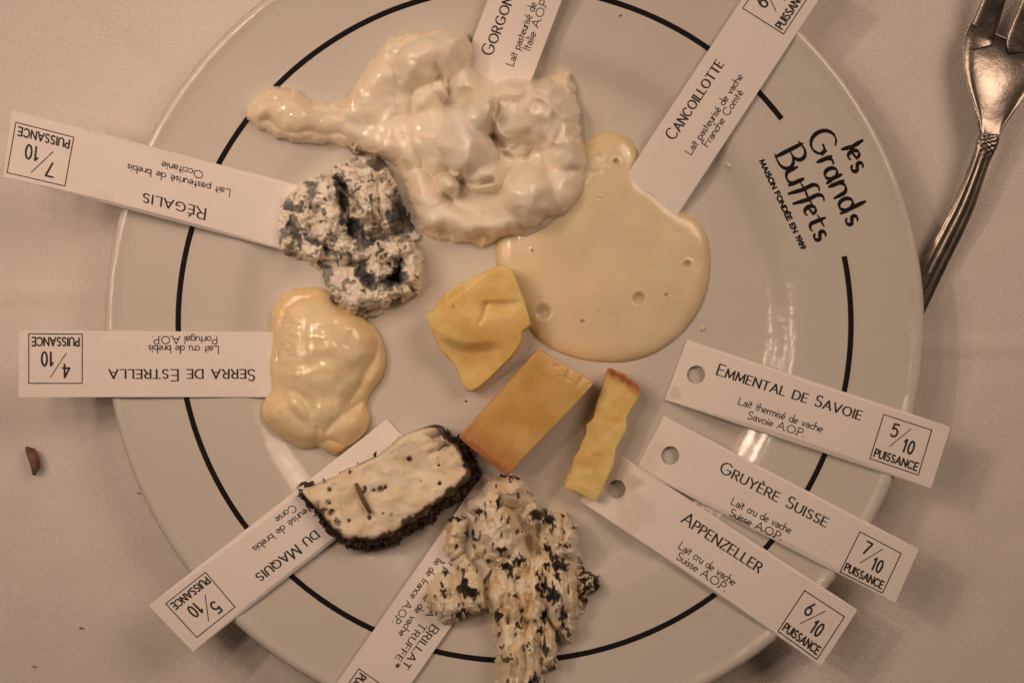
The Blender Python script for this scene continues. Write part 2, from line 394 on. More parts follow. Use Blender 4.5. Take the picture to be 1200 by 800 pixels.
# lettering on the rim
logo = empty('logo'); logo.parent = plate
def rim_map(x, y, k):
    a, b, c = surf(np.float64(x), np.float64(y), .00006); return (float(a)-PC[0], float(b)-PC[1], float(c)+k)
ld = np.array((.428, .904)); lu = np.array((.904, -.428))
def cp(X, Y): return np.array((880+X/5., 140+Y/5.))
LG = {  # calligraphic shapes: x along, y up, in crop units
'l': ['0,0 12,60 4,128'], 'e': ['10,42 50,52 @34,46,26,34,15,300'], 's': ['@24,52,18,18,50,270 @22,18,20,18,90,-150'],
'G': ['@70,80,66,76,50,330 118,68 84,72'], 'r': ['0,0 4,84','4,50 @34,54,28,28,170,60'], 'a': ['@34,42,30,38,0,360','66,92 64,40 76,-2'],
'n': ['0,0 4,88','4,44 @38,54,33,32,170,0 74,0'], 'd': ['@34,44,32,42,0,360','68,150 68,60 70,-4'],
'B': ['4,0 0,170','-16,160 @34,130,48,40,110,-90 6,86','6,88 @36,44,62,46,80,-90 -10,0'],
'u': ['0,84 0,34 @38,32,38,30,180,340 76,40','78,88 76,0'], 'f': ['0,-24 14,60 12,108 @42,114,30,36,180,60','-22,66 46,72'], 't': ['4,104 0,30 @26,26,26,24,180,300','-24,74 44,80']}
def word(name, orig, items, sx=1.):
    ink = Ink(rim_map)
    for ch, s0 in items:
        for st in LG[ch]:
            p = parse(st)[0]
            big = ch in 'Bd' or ch in 'lG'
            pts = [cp(*orig)+(ld*(s0+q[0]*sx)+lu*q[1])/5. for q in p]
            ink.stroke(pts, 5.2, pen=(ld, .42), taper=True)
    o = ink.build(name, logo, M_black); return o
word('lettering_les', (535, 175), [('l', 0), ('e', 26), ('s', 108)])
word('lettering_grands', (345, 152), [('G', -52), ('r', 108), ('a', 168), ('n', 268), ('d', 368), ('s', 478)])
word('lettering_buffets', (145, 215), [('B', 0), ('u', 112), ('f', 232), ('f', 297), ('e', 342), ('t', 446), ('s', 508)])
ink = Ink(rim_map)
ink.line('MAISON FONDÉE EN 1989', cp(50, 247), cp(296, 762), 5.6, 1.9, ls=.24)
ink.build('lettering_motto', logo, M_black)

# ------------------------------------------------------------------ cheese labels (printed cards)
def card(label, TL, TR, BR, BL, z0, z1, texts, box, num, hole=None, stains=(), bend=0., r0=0., names=('title', 'origin')):
    TL, TR, BR, BL = [np.array(p, float) for p in (TL, TR, BR, BL)]
    L = np.linalg.norm(TR-TL); W = np.linalg.norm(BL-TL)
    def place(z0, z1):
        def w3(p, z): a, b = up(p[0], p[1], z*MM); return np.array((a, b, z*MM))
        A, B, Cc, Dd = w3(TL, z0), w3(TR, z1), w3(BR, z1), w3(BL, z0)
        def f(u, v, k=0.):
            u = u/L; v = v/W
            p = (A*(1-u)+B*u)*(1-v)+(Dd*(1-u)+Cc*u)*v
            p = p.copy(); p[2] += bend*MM*(4*u*(1-u))+k
            return p
        return f
    if z1 is None:
        z1 = z0
        for _ in range(400):
            f = place(z0, z1); ok = True
            for u in np.linspace(0, L, 40):
                for v in (0, W/2, W):
                    p = f(u, v)
                    if p[2]-.0003 < float(plate_z(p[0], p[1]))+.00025: ok = False; break
                if not ok: break
            if ok: break
            z1 += .15
    f = place(z0, z1)
    root = empty('cheese_label'); base = f(L/2, W/2)
    root.location = base
    loc = lambda p: p-base
    tag(root, label, 'label', 'printed cheese label cards')
    # outline + hole + inner grid, triangulated
    pts = []; edges = []
    def loop(ps):
        b = len(pts); n = len(ps); pts.extend(ps); edges.extend([(b+i, b+(i+1) % n) for i in range(n)]); return list(range(b, b+n))
    out = []
    cs = [(0, 0, r0 or .8), (L, 0, .8), (L, W, .8), (0, W, .8)]
    for i, (cx, cy, r) in enumerate(cs):
        sx = 1 if cx == 0 else -1; sy = 1 if cy == 0 else -1
        a0 = {0: 180, 1: 270, 2: 0, 3: 90}[i]
        for t in range(7):
            a = math.radians(a0+90*t/6); out.append((cx+sx*r+r*math.cos(a), cy+sy*r+r*math.sin(a)))
    ob = loop(out)
    hc = None
    E = (TR-TL)/L; Nn = (BL-TL)/W; A2 = np.array([E, Nn]).T
    def uv(p): return np.linalg.solve(A2, np.array(p, float)-TL)
    hc = uv(hole) if hole is not None else np.array((26., W/2))
    hb = loop([(hc[0]+11*math.cos(-2*math.pi*i/28), hc[1]+11*math.sin(-2*math.pi*i/28)) for i in range(28)])
    for gx in np.arange(4, L-2, 5.):
        for gy in np.arange(4, W-2, 5.):
            if math.hypot(gx-hc[0], gy-hc[1]) > 13 and (r0 == 0 or gx+gy > r0): pts.append((gx+.01*gy, gy))
    vs, es, fs, *_ = delaunay_2d_cdt([Vector(p) for p in pts], edges, [], 0, 1e-5)
    fs = [t for t in fs if math.hypot(sum(vs[i].x for i in t)/3-hc[0], sum(vs[i].y for i in t)/3-hc[1]) > 10.6
          and not (r0 and (sum(vs[i].x for i in t)/3 < r0 and sum(vs[i].y for i in t)/3 < r0 and math.hypot(sum(vs[i].x for i in t)/3-r0, sum(vs[i].y for i in t)/3-r0) > r0*1.0))]
    n = len(vs); TH = .0003
    V = [loc(f(v.x, v.y)) for v in vs]+[loc(f(v.x, v.y, -TH)) for v in vs]
    cnt = {}
    F = []
    for t in fs:
        F.append(tuple(t[::1])); F.append(tuple(i+n for i in t[::-1]))
        for i in range(3):
            e = (t[i], t[(i+1) % 3]); cnt[e] = 1
    for (a, b) in list(cnt):
        if (b, a) not in cnt: F.append((b, a, a+n, b+n))
    me = py_mesh('card_strip', V, F)
    bmm = bmesh.new(); bmm.from_mesh(me); bmesh.ops.recalc_face_normals(bmm, faces=bmm.faces); bmm.to_mesh(me)
    col = np.tile(np.array((.86, .80, .755)), (n, 1)); xy = np.array([(v.x, v.y) for v in vs])
    for (sx, sy, sr, st) in stains:
        p = uv((sx, sy)); t = sstep(sr*1.15, sr*.8, np.hypot(xy[:,0]-p[0], xy[:,1]-p[1])+sr*.5*fbm(xy[:,0], xy[:,1], 18, 2, 5))*st
        col = mix(col, np.array((.60, .51, .44)), t)
    set_col(me, np.vstack([col, col]))
    c = link('card_strip', me, M_card, root, smooth=False)
    fm = lambda x, y, k: tuple(loc(f(x, y, .00005+k)))
    ti, su = texts
    ink = Ink(fm)
    for (s, a, b, cap) in ti: 
        a, b = uv(a), uv(b); ink.line(s, a, b, cap, 1.75*min(1.25, cap/10.4), small=.78, ls=.22, allcaps=True, pen=True)
    ink.build('title_print', root)
    ink = Ink(fm)
    for (s, a, b, cap) in su:
        a, b = uv(a), uv(b); ink.line(s, a, b, cap, 1.14, ls=.14)
    ink.build('origin_print', root)
    B = [uv(p) for p in box]
    def bx(u, v): return (B[0]*(1-u)+B[1]*u)*(1-v)+(B[3]*(1-u)+B[2]*u)*v
    ink = Ink(fm)
    for i in range(4): ink.stroke([B[i], B[(i+1) % 4]], 1.15)
    ink.build('strength_box', root)
    ink = Ink(fm); hb_ = np.linalg.norm(B[3]-B[0])
    ink.line('PUISSANCE', bx(.06, .925), bx(.94, .925), .165*hb_, 1.85, ls=.27)
    ink.line(num, bx(.24, .39), bx(.37, .39), .275*hb_, 2.3)
    ink.line('10', bx(.55, .63), bx(.76, .63), .275*hb_, 2.3, ls=.34)
    ink.stroke([bx(.30, .615), bx(.60, .115)], 1.0)
    ink.build('strength_print', root)
    return root

card('white label card reading Emmental de Savoie, punched hole at its left end', (805,398),(1114,500),(1091,572),(779,468), 3.9, None,
  ([('Emmental de Savoie', (840.5,439), (1009,492), 13)], [('Lait thermisé de vache', (866,473.5), (963.5,506), 8.8), ('Savoie A.O.P.', (876.5,490), (941.6,511.5), 8.8)]),
  [(1036.7,485.7),(1091.9,503.6),(1074,554.8),(1018.8,536.1)], '5', bend=.7, hole=(816.2,439), stains=[(788,461,9,.5)])
card('white label card reading Gruyère Suisse, its corner tucked under the Appenzeller card', (778,487),(1077,643),(1049,706),(746,549), 3.9, None,
  ([('Gruyère Suisse', (844,553), (968,618), 13.6)], [('Lait cru de vache', (857.5,591), (926,625.5), 8.8), ('Suisse A.O.P.', (855,604), (914.5,633.5), 8.8)]),
  [(1008.7,623.2),(1055.7,648),(1031,693.7),(983,669.5)], '7', bend=.5, hole=(786,533.7), stains=[(760,530,20,.35)])
card('white label card reading Appenzeller with a greasy rounded corner beside the thin cheese slice', (719,527),(1005,714),(962,780),(680,587), 4.9, None,
  ([('Appenzeller', (800,611), (891,670), 13.6)], [('Lait cru de vache', (797.5,641), (862.5,684), 8.8), ('Suisse A.O.P.', (795,652.5), (852.5,690.5), 8.8)]),
  [(944.5,691),(990.5,721),(961,766.5),(915.7,735)], '6', bend=.9, hole=(723.4,573), stains=[(722,558,28,.75), (745,600,22,.3)], r0=11)
card('white label card reading Régalis, stuck under the blue-veined cheese', (366,302),(4,207),(14,129),(376,224), 4.2, None,
  ([('Régalis', (237.3,243.5), (164.7,225.5), 13)], [('Lait pasteurisé de brebis', (266.4,221.5), (146.4,191.5), 8.4), ('Occitanie', (234,200.5), (186,188.5), 8.6)]),
  [(73.7,217.5),(8.2,202.3),(18.4,143.4),(84,160.5)], '7', bend=1.2, stains=[(120,232,10,.12),(200,180,14,.1)])
card('white label card reading Serra de Estrella, under the glossy yellow cheese blob', (362,465),(22,465),(22,387),(362,389), 4.2, None,
  ([('Serra de Estrella', (296.5,433), (125,433.5), 13)], [('Lait cru de brebis', (252.8,406), (170.7,405.5), 8.6), ('Portugal A.O.P.', (251,394.7), (174.7,395), 8.6)]),
  [(93.9,449.3),(33.3,449.3),(33.3,392.8),(93.9,392.8)], '4')
card('white label card reading du Maquis, under the herb-crusted cheese wedge', (505,545),(226,763),(174,709),(453,491), 4.2, None,
  ([('" du Maquis', (376,615), (297.4,674.5), 12.6)], [('Lait pasteurisé de brebis', (391,571), (294,642.5), 8.6), ('Corse', (341,592), (320,608.5), 8.8)]),
  [(274.3,711.5),(230.4,746.5),(194,707),(239.6,671)], '5', bend=.8, hole=(466,541))
card('white label card reading Brillat à la truffe, under the crumbled truffle cheese', (626,594),(431,873),(372,832),(567,553), 4.2, None,
  ([('Brillat', (504.4,733), (470,781), 10.6), ('a Truffe*', (502,715), (457.5,779), 9.2)], [('Lait pasteurisé de vache', (532.6,648), (465,744.5), 8.4), ('Île de france A.O.P.', (511,655), (458,730), 8.4)]),
  [(463.9,815.3),(431,862),(387,831),(419.6,784.4)], '5')
card('white label card reading Gorgonzola, planted upright into the creamy white cheese', (524.6,124),(661,-235),(737,-207),(600.6,152), 6., 34.,
  ([('Gorgonzola', (577.5,63), (619.4,-47), 14)], [('Lait pasteurisé de vache', (602.5,75), (641.5,-28), 9), ('Italie A.O.P.', (621.9,56.2), (645,-4.5), 9.2)]),
  [(616,-176),(636,-230),(690,-211),(670,-157)], '6')
card('white label card reading Cancoillotte, its end sunk in the runny cheese pool', (713.5,237),(912,-65.5),(975,-24),(776.5,278), 4.0, None,
  ([('Cancoillotte', (791.2,162.5), (850,73), 13.4)], [('Lait pasteurisé de vache', (811.2,179.5), (872.5,87.5), 8.6), ('Franche Comté', (831,170), (873,106), 8.8)]),
  [(871.7,8),(903,-39.6),(950.8,-9.6),(919.5,38)], '6')

# ------------------------------------------------------------------ cheeses
# runny pool
OUT = [(600,262),(586,272),(581,290),(582,312),(592,338),(605,362),(622,386),(642,405),(670,418),(702,424),(738,423),(772,411),(803,386),(824,352),(832,312),(829,280),(817,258),(800,248),(786,236),(770,222),(756,212),(749,200),(748,180),(736,161),(717,154),(699,156),(683,167),(650,180),(615,230)]
BUB = [(637,365,8,1.3),(749,350,6.5,1.8),(806,310,4,1.4),(722,190,3.6,1.5),(683,377,2.6,1.2),(624,294,2,1),(781,346,2.6,1),(703,232,1.6,.5),(668,330,1.4,.4)]
_r = random.Random(3)
BUB += [(_r.uniform(600, 815), _r.uniform(240, 410), _r.uniform(.8, 1.3), .45) for _ in range(16)]
def h_can(x, y, d):
    h = 2.7*dome(d, 20)+.8*sstep(0, 50, d)+.35*fbm(x, y, 60, 2, 4)+.25*g(x, y, 780, 290, 40, 1)
    for bx_, by_, r, dp in BUB:
        q = np.hypot(x-bx_, y-by_); h = h-dp*np.exp(-(q/r)**4)*.9+.18*np.exp(-((q-r*1.4)/(r*.5))**2)
    h += .35*g(x, y, 680, 200, 22, 1)+.25*fbm(x, y, 9, 2, 8)*sstep(45, 15, np.hypot(x-690, y-190))
    return h
def c_can(x, y, d, h):
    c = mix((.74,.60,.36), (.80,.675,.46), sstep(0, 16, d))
    for bx_, by_, r, dp in BUB: c = mix(c, (.50,.40,.24), .55*np.exp(-(np.hypot(x-bx_, y-by_)/r)**4))
    c = mix(c, (.70,.58,.38), .4*g(x, y, 655, 385, 22, 1))
    return c*(1+.05*fbm(x, y, 50, 3, 2))[..., None]
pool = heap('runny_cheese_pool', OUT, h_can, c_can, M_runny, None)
tag(pool, 'smooth pale yellow pool of runny cheese dotted with air bubbles', 'cheese')

# creamy mass
OUT = [(289,139),(292,122),(303,110),(322,101),(345,105),(362,117),(385,119),(404,119),(414,105),(424,85),(440,65),(455,47),(472,38),(500,35),(528,32),(546,38),(553,55),(556,76),(566,86),(585,91),(606,89),(628,91),(650,86),(668,87),(674,106),(679,132),(681,158),(690,185),(688,215),(672,242),(650,262),(622,279),(600,276),(582,281),(566,290),(558,284),(540,285),(518,281),(497,274),(487,258),(480,235),(472,210),(462,192),(440,182),(412,174),(390,169),(360,168),(330,163),(305,151)]
GL = [(566,112,44,24,10,17),(311,128,24,22,0,8.5),(345,137,40,27,12,9.5),(393,146,44,25,6,8),(446,120,50,58,30,11),(462,168,48,52,20,12),(487,76,28,42,28,15.5),(530,62,32,32,0,18),(547,98,20,32,-24,17),
 (506,112,20,34,30,14),(546,170,35,52,-16,25),(562,130,26,30,10,23.5),(622,128,58,46,8,18.5),(656,150,34,60,-4,14.5),(602,112,26,26,0,19),(664,182,24,30,0,12.5),(616,228,38,40,12,20.5),(656,222,34,42,0,12.5),
 (523,217,16,15,0,19.5),(572,207,26,20,-20,17.5),(532,259,58,21,9,14.5),(590,262,36,22,-5,13),(498,234,24,40,-18,13),(508,165,30,48,-12,14),(425,160,40,22,8,9)]
def h_gor(x, y, d):
    wx = x+8*fbm(x, y, 36, 2, 11, .35); wy = y+8*fbm(x, y, 36, 2, 12, .35)
    h = lobes(wx, wy, GL, .95)-.6
    h = h*(.25+.75*dome(d, 20))
    h = np.maximum(h, 5.5*dome(d, 12))
    h -= line(wx, wy, [(512,66),(516,90),(528,108)], 3, 1.5)+line(wx, wy, [(455,62),(466,95),(462,130)], 6, .8)
    h += line(wx, wy, [(578,140),(590,152),(600,168),(588,178)], 2.6, 1.6)+line(wx, wy, [(560,106),(574,122),(568,138)], 2.6, 1.5)
    h += line(wx, wy, [(596,178),(612,186),(622,196)], 3, 1.3)+line(wx, wy, [(622,96),(634,120),(660,140)], 3.5, 1.0)
    t = sstep(0, 12, d)*np.clip(g(x, y, 618, 138, 56, 1, 4)+.7*g(x, y, 560, 118, 26, 1), 0, 1)
    rd = 1-np.abs(fbm(wx, wy, 30, 2, 21))*2.2
    h += t*(.75*rd+.2*np.abs(fbm(wx*1.6, wy, 13, 2, 27)))
    h += sstep(0, 10, d)*(.6*fbm(x, y, 26, 2, 40))
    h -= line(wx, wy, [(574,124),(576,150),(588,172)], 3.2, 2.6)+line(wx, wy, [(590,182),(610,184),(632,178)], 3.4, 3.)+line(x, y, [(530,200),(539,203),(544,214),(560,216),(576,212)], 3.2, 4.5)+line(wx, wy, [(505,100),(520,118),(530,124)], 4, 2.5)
    h += line(wx, wy, [(588,128),(584,144),(592,160)], 3, 1.5)+line(wx, wy, [(640,120),(646,146),(638,170)], 4, 1.1)+line(wx, wy, [(598,104),(620,100),(640,108)], 4, 1.0)
    h += sstep(0, 10, d)*(.22*fbm(x, y, 13, 2, 48)*sstep(600, 520, x)+.12*fbm(x, y, 9, 1, 49))
    return np.minimum(h, 30)
def c_gor(x, y, d, h):
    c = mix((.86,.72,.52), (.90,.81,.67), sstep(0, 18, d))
    c = mix(c, (.87,.82,.74), np.clip(ge(x, y, 545, 160, 34, 55, -10, 1, 3), 0, 1)*.8)
    c = mix(c, (.82,.69,.48), g(x, y, 330, 130, 60, .7))
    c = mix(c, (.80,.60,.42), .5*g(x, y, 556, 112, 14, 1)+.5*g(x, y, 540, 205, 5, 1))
    return c*(1+.06*fbm(x, y, 30, 4, 6))[..., None]
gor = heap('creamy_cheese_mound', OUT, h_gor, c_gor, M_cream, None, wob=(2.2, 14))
tag(gor, 'large glossy mound of soft white cheese with a tail reaching left across the rim', 'cheese')

# yellow blob
OUT = [(320,362),(330,347),(345,338),(365,336),(385,341),(402,356),(422,369),(440,385),(450,405),(452,425),(446,445),(434,461),(430,475),(434,490),(429,506),(415,520),(398,533),(385,531),(372,523),(355,526),(335,516),(318,501),(307,486),(308,470),(316,455),(313,430),(316,405),(317,383)]
def h_ser(x, y, d):
    wx = x+3*fbm(x, y, 34, 2, 71); wy = y+3*fbm(x, y, 34, 2, 72)
    h = lobes(wx, wy, [(384,398,68,62,0,14),(372,440,58,46,0,13.2),(334,486,32,34,20,10.5),(362,502,48,24,8,9.5),(410,500,28,30,0,9.8),(350,476,14,28,-35,12.0),(380,478,32,28,0,11.3)], 1.5)-1
    h = np.maximum(h*(.3+.7*dome(d, 26)), 5*dome(d, 12))
    h -= sstep(0, 14, d)*(line(wx, wy, [(370,522),(372,502)], 4, .8)+line(wx, wy, [(384,505),(400,486),(425,472)], 4, .9))
    h += line(wx, wy, [(352,415),(385,408),(412,425)], 7, .5)+line(wx, wy, [(345,440),(380,430),(415,450)], 5, .35)
    h += sstep(0, 14, d)*(.12*fbm(x, y, 10, 1, 49)+.4*fbm(x, y, 24, 2, 7)+.6*sstep(20, 6, np.abs(x-340))*sstep(350, 370, y)*sstep(460, 440, y)*np.abs(fbm(x, y, 11, 2, 3)))
    return h
def c_ser(x, y, d, h):
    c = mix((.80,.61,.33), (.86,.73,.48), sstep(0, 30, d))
    c = mix(c, (.72,.42,.22), g(x, y, 395, 530, 15, .6))
    return c*(1+.05*fbm(x, y, 22, 3, 8))[..., None]
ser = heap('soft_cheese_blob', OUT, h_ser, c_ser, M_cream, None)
tag(ser, 'rounded glossy blob of soft yellow cheese on the left of the well', 'cheese')

# blue-veined crumble
OUT = [(327,270),(329,245),(338,229),(352,217),(372,207),(388,206),(391,197),(408,190),(424,183),(441,183),(453,192),(461,208),(468,228),(476,248),(484,264),(494,277),(487,288),(496,302),(494,328),(490,346),(476,351),(462,350),(456,357),(446,370),(431,373),(413,368),(400,362),(391,366),(386,353),(389,340),(379,329),(376,317),(364,310),(349,303),(334,298),(327,286)]
VEIN_SHADE = [((435,190),(445,194),7),((336,240),(350,246),5),((340,262),(352,285),5),((362,278),(372,285),4),((398,212),(403,242),4.5),((403,242),(398,262),4.5),((466,232),(478,264),9),((456,252),(470,268),7),((412,268),(425,290),5),((425,290),(436,280),4.5),((424,318),(434,330),8),((455,332),(470,324),7),((388,352),(394,360),5),((384,292),(396,300),4),((374,310),(384,314),4),((416,258),(424,272),4.5),((440,300),(448,290),2.6),((437,338),(446,330),2.5),((355,212),(368,218),2.5),((416,225),(424,222),2),((434,228),(438,236),2.5),((392,205),(398,212),3)]  # mould veins, plus the deep right-hand crevice whose shade is painted in
def vein_shade(x, y, k=1.):
    wx = x+5*fbm(x, y, 13, 2, 91)+1.2*fbm(x, y, 4, 1, 90); wy = y+5*fbm(x, y, 13, 2, 92)+1.2*fbm(x, y, 4, 1, 89); m = 0*x
    for a, b, r in VEIN_SHADE: m = np.maximum(m, sstep(1.35, .8, seg_d(wx, wy, a, b)[0]/r))
    n = 1-np.abs(fbm(wx, wy, 26, 2, 93))*3.0
    left = sstep(400, 350, x)
    m = np.maximum(m, .85*sstep(.12, .5, fbm(wx, wy, 17, 2, 93)+.24*left-.16)); m = np.maximum(m, .6*sstep(.5, 1., n)*sstep(.0, .4, fbm(x, y, 26, 2, 94)+.1+.3*left))
    m = np.maximum(m, sstep(.5, .62, fbm(x, y, 8, 2, 99))*.8)
    return m
def h_reg(x, y, d):
    wx = x+6*fbm(x, y, 17, 3, 51); wy = y+6*fbm(x, y, 17, 3, 52)
    e1, e2, id2, ex, ey = worley(wx, wy, 15, 8)
    h = lobes(wx, wy, [(350,248,26,40,0,12),(378,228,26,24,0,15.5),(384,262,24,30,10,17),(408,197,20,16,-10,14),(430,205,28,24,0,17.5),(428,236,22,40,-8,20),(452,238,14,40,-15,16.5),(364,288,28,18,20,12),(398,290,18,24,0,13),
        (422,292,18,16,0,13.5),(415,342,36,28,10,16),(440,322,20,24,0,17),(455,296,26,16,-20,18.5),(478,292,20,14,0,15),(482,318,16,34,0,14.5),(452,345,26,18,0,14.5),(336,275,14,24,0,9.5)], .55)
    h = h*(.35+.65*dome(d, 9))
    h += sstep(0, 7, d)*((id2-.5)*.9+(ex*(id2-.5)+ey*(.5-h2(np.floor(id2*999), np.floor(id2*77), 3)))*.17-.35*sstep(.14, 0, e2-e1)+.9*fbm(x, y, 15, 2, 53)+.28*fbm(x, y, 6, 2, 54))
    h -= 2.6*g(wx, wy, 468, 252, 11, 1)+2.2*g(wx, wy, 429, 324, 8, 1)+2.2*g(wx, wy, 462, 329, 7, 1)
    h -= .7*vein_shade(x, y)
    return np.maximum(h, 2.2*sstep(0, 3, d))
def c_reg(x, y, d, h):
    m = vein_shade(x, y)
    c = mix((.87,.81,.70), (.82,.74,.60), sstep(-.2, .5, fbm(x, y, 22, 3, 61)))
    dk = mix((.075,.085,.095), (.24,.24,.215), sstep(-.15, .45, fbm(x, y, 10, 3, 62)))
    dk = mix(dk, (.012,.014,.02), np.clip(g(x, y, 468, 250, 15, 1, 4)+g(x, y, 429, 324, 12, 1, 4)+g(x, y, 463, 328, 12, 1, 4)+g(x, y, 390, 355, 7, 1, 4)+.7*g(x, y, 440, 192, 9, 1, 4), 0, 1))  # blackest mould; the right-hand crevice has its shade put into the colour
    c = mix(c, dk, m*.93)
    return c
reg = heap('blue_cheese_crumble', OUT, h_reg, c_reg, M_crumb, None, step=.8, wob=(3.5, 9))
tag(reg, 'crumbly piece of white cheese marbled with dark blue mould at the end of its card', 'cheese')
OUT = [(410,171),(414,167),(420,168),(423,174),(420,180),(413,180)]
cr = heap('cheese_crumb', OUT, lambda x, y, d: 6.5*dome(d, 6)+.8*fbm(x, y, 4, 2, 3)+2, lambda x, y, d, h: mix((.62,.55,.44), (.16,.14,.12), sstep(-.1, .2, fbm(x, y, 5, 2, 33))), M_crumb, None, step=.7)
tag(cr, 'tiny loose crumb of blue cheese touching the creamy mound', 'crumb')

# solid blocks: outline, medial segment, height of the cut top
def block(name, outline, seg, hfun, cfun, mat_, parent, n=320, rings=40, bev=2.2, wall=10, flare=None, rough=.0, seed=1, sm=6):
    P = smooth_poly(outline, sm) if sm else np.array(outline, float)
    L = np.r_[0, np.cumsum(np.linalg.norm(np.diff(np.vstack([P, P[:1]]), axis=0), axis=1))]
    Q = np.vstack([P, P[:1]]); t = np.linspace(0, L[-1], n, endpoint=False)
    O = np.stack([np.interp(t, L, Q[:,0]), np.interp(t, L, Q[:,1])], -1)
    a, b = np.array(seg[0], float), np.array(seg[1], float); ab = b-a
    tt = np.clip(((O-a)@ab)/(ab@ab), 0, 1)[:, None]; M_ = a+ab*tt
    V = []; Cc = []
    ts = np.r_[np.linspace(0, .12, 7), np.linspace(.12, 1, rings)[1:]]
    first = None
    rows = []
    for tv in ts:
        p = O*(1-tv)+M_*tv; dist = np.linalg.norm(p-O, axis=1)
        h = hfun(p[:,0], p[:,1]); e = np.clip(dist/bev, 0, 1); h = h-(1-np.sqrt(1-(1-e)**2))*bev*.3
        x, y, z = surf(p[:,0], p[:,1], h*MM)
        rows.append(np.stack([x, y, z], -1)); Cc.append(cfun(p[:,0], p[:,1], h, np.zeros(n)))
    W = []; WC = []
    top = rows[0]
    nx = np.roll(top, -1, 0)-np.roll(top, 1, 0); nrm = np.stack([nx[:,1], -nx[:,0]], -1); nrm /= np.linalg.norm(nrm, axis=1)[:, None]
    if ((top[:, :2]-top[:, :2].mean(0))*nrm).sum() < 0: nrm = -nrm
    for i in range(wall, 0, -1):
        k = i/wall
        zb = plate_z(top[:,0], top[:,1])+.0001
        z = top[:,2]*(1-k)+zb*k
        fl = (flare(O[:,0], O[:,1])*S if flare is not None else 0)
        off = fl*np.sin(min(1, k*1.4)*math.pi/2)+rough*MM*fbm(t/6., z*1000*2.2+seed*9, 4, 3, seed)*(1 if k > 0 else 0)
        off = np.broadcast_to(off, (n,))
        W.append(np.stack([top[:,0]+nrm[:,0]*off, top[:,1]+nrm[:,1]*off, z], -1))
        WC.append(cfun(O[:,0], O[:,1], (top[:,2]-z)*1000, np.full(n, k)))
    allr = W+rows; allc = WC+Cc
    V = np.vstack(allr); col = np.vstack(allc); m = len(allr); idx = np.arange(m*n).reshape(m, n)
    q = np.stack([idx[:-1], idx[1:], np.roll(idx, -1, 1)[1:], np.roll(idx, -1, 1)[:-1]], -1).reshape(-1, 4)
    me = np_mesh(name, V, q, col)
    bmm = bmesh.new(); bmm.from_mesh(me); bmesh.ops.remove_doubles(bmm, verts=bmm.verts, dist=.00003); bmesh.ops.recalc_face_normals(bmm, faces=bmm.faces); bmm.to_mesh(me); bmm.free()
    o = link(name, me, mat_, parent)
    return o, np.array(W), nrm, O

# irregular chunk
def h_em(x, y):
    x = x+.9*fbm(x, y, 24, 2, 14); y = y+.9*fbm(x, y, 24, 2, 15)
    h = 15-.02*(x-560)-.012*(y-350)
    low = 13.4-.10*(y-(400-.10*(x-515)))
    h = -.8*np.log(np.exp(-h/.8)+np.exp(-low/.8))
    h -= .16*np.clip(524-x, 0, 40)
    arc = 401-.010*(x-553)**2*np.where(x < 553, 1, .35)
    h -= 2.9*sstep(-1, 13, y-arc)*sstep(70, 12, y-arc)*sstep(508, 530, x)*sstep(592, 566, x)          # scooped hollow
    h -= 1.3*sstep(-2, 4, y-(351+.05*(606-x)))*sstep(22, 6, y-(351+.05*(606-x)))*sstep(560, 574, x)*sstep(614, 592, x)
    h -= line(x, y, [(571,356),(566,370),(562,378)], 2.2, .9)
    h -= .8*sstep(3, -3, (y-356)+.75*(x-522))
    return h+.15*fbm(x, y, 22, 2, 16)
def c_em(x, y, h, k):
    c = mix((.82,.59,.21), (.86,.67,.29), sstep(-.4, .4, fbm(x, y, 30, 3, 17)))
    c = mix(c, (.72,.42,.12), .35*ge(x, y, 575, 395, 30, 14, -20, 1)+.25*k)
    return mix(c, (.05,.03,.02), .9*g(x, y, 531, 359, 1.2, 1))
OUT = [(500,368),(508,364),(514,354),(526,341),(545,330),(563,321),(582,313),(597,314),(604,326),(611,345),(617,362),(621,380),(612,388),(610,402),(600,417),(585,432),(570,446),(556,457),(546,456),(539,442),(533,428),(524,417),(516,410),(510,396),(503,382)]
ch, *_ = block('cheese_chunk', OUT, ((545,375),(575,395)), h_em, c_em, M_firm, None, rough=.5, seed=3, sm=3)
tag(ch, 'irregular broken chunk of yellow hard cheese against the runny pool', 'cheese')

def h_rc(x, y):
    u = ((x-628)*(-.663)+(y-412)*.749)
    h = 17+.25*fbm(x, y, 40, 2, 24)+.012*u
    # crumbled notch by the upper right corner
    s = seg_d(x, y, (655,432), (694,452))[0]
    h -= .4*sstep(.1, .5, fbm(x, y, 12, 2, 25))*sstep(14, 4, s)
    h -= .7*ge(x, y, 666, 437, 3.4, 8, 25, 1, 3)+.5*ge(x, y, 680, 446, 3, 8, 35, 1, 3)
    return h
def c_rc(x, y, h, k):
    e = seg_d(x, y, (540,512), (595,556))[0]+3*fbm(x, y, 8, 3, 29)
    c = mix((.62,.395,.115), (.68,.46,.165), sstep(-.4, .4, fbm(x, y, 40, 3, 26)))
    c = mix(c, (.80,.60,.30), sstep(20, 2, seg_d(x, y, (650,425), (694,452))[0])*.6)
    c = mix(c, (.50,.20,.07), sstep(34, 4, e)*.65)
    c = mix(c, (.36,.12,.05), sstep(7, 1, e)*.8)
    e2 = seg_d(x, y, (540,512), (628,412))[0]
    return mix(c, (.42,.22,.08), sstep(3, .3, e2)*.6)
OUT = [(629,411),(634,412),(655,424),(676,436),(692,447),(694,451),(668,480),(640,509),(612,538),(596,556),(591,555),(574,542),(556,528),(541,515),(540,510),(562,486),(585,460),(608,434)]
rc, *_ = block('cheese_slab', OUT, ((650,452),(584,524)), h_rc, c_rc, M_firm, None, rough=.15, seed=5, bev=1.4, sm=3)
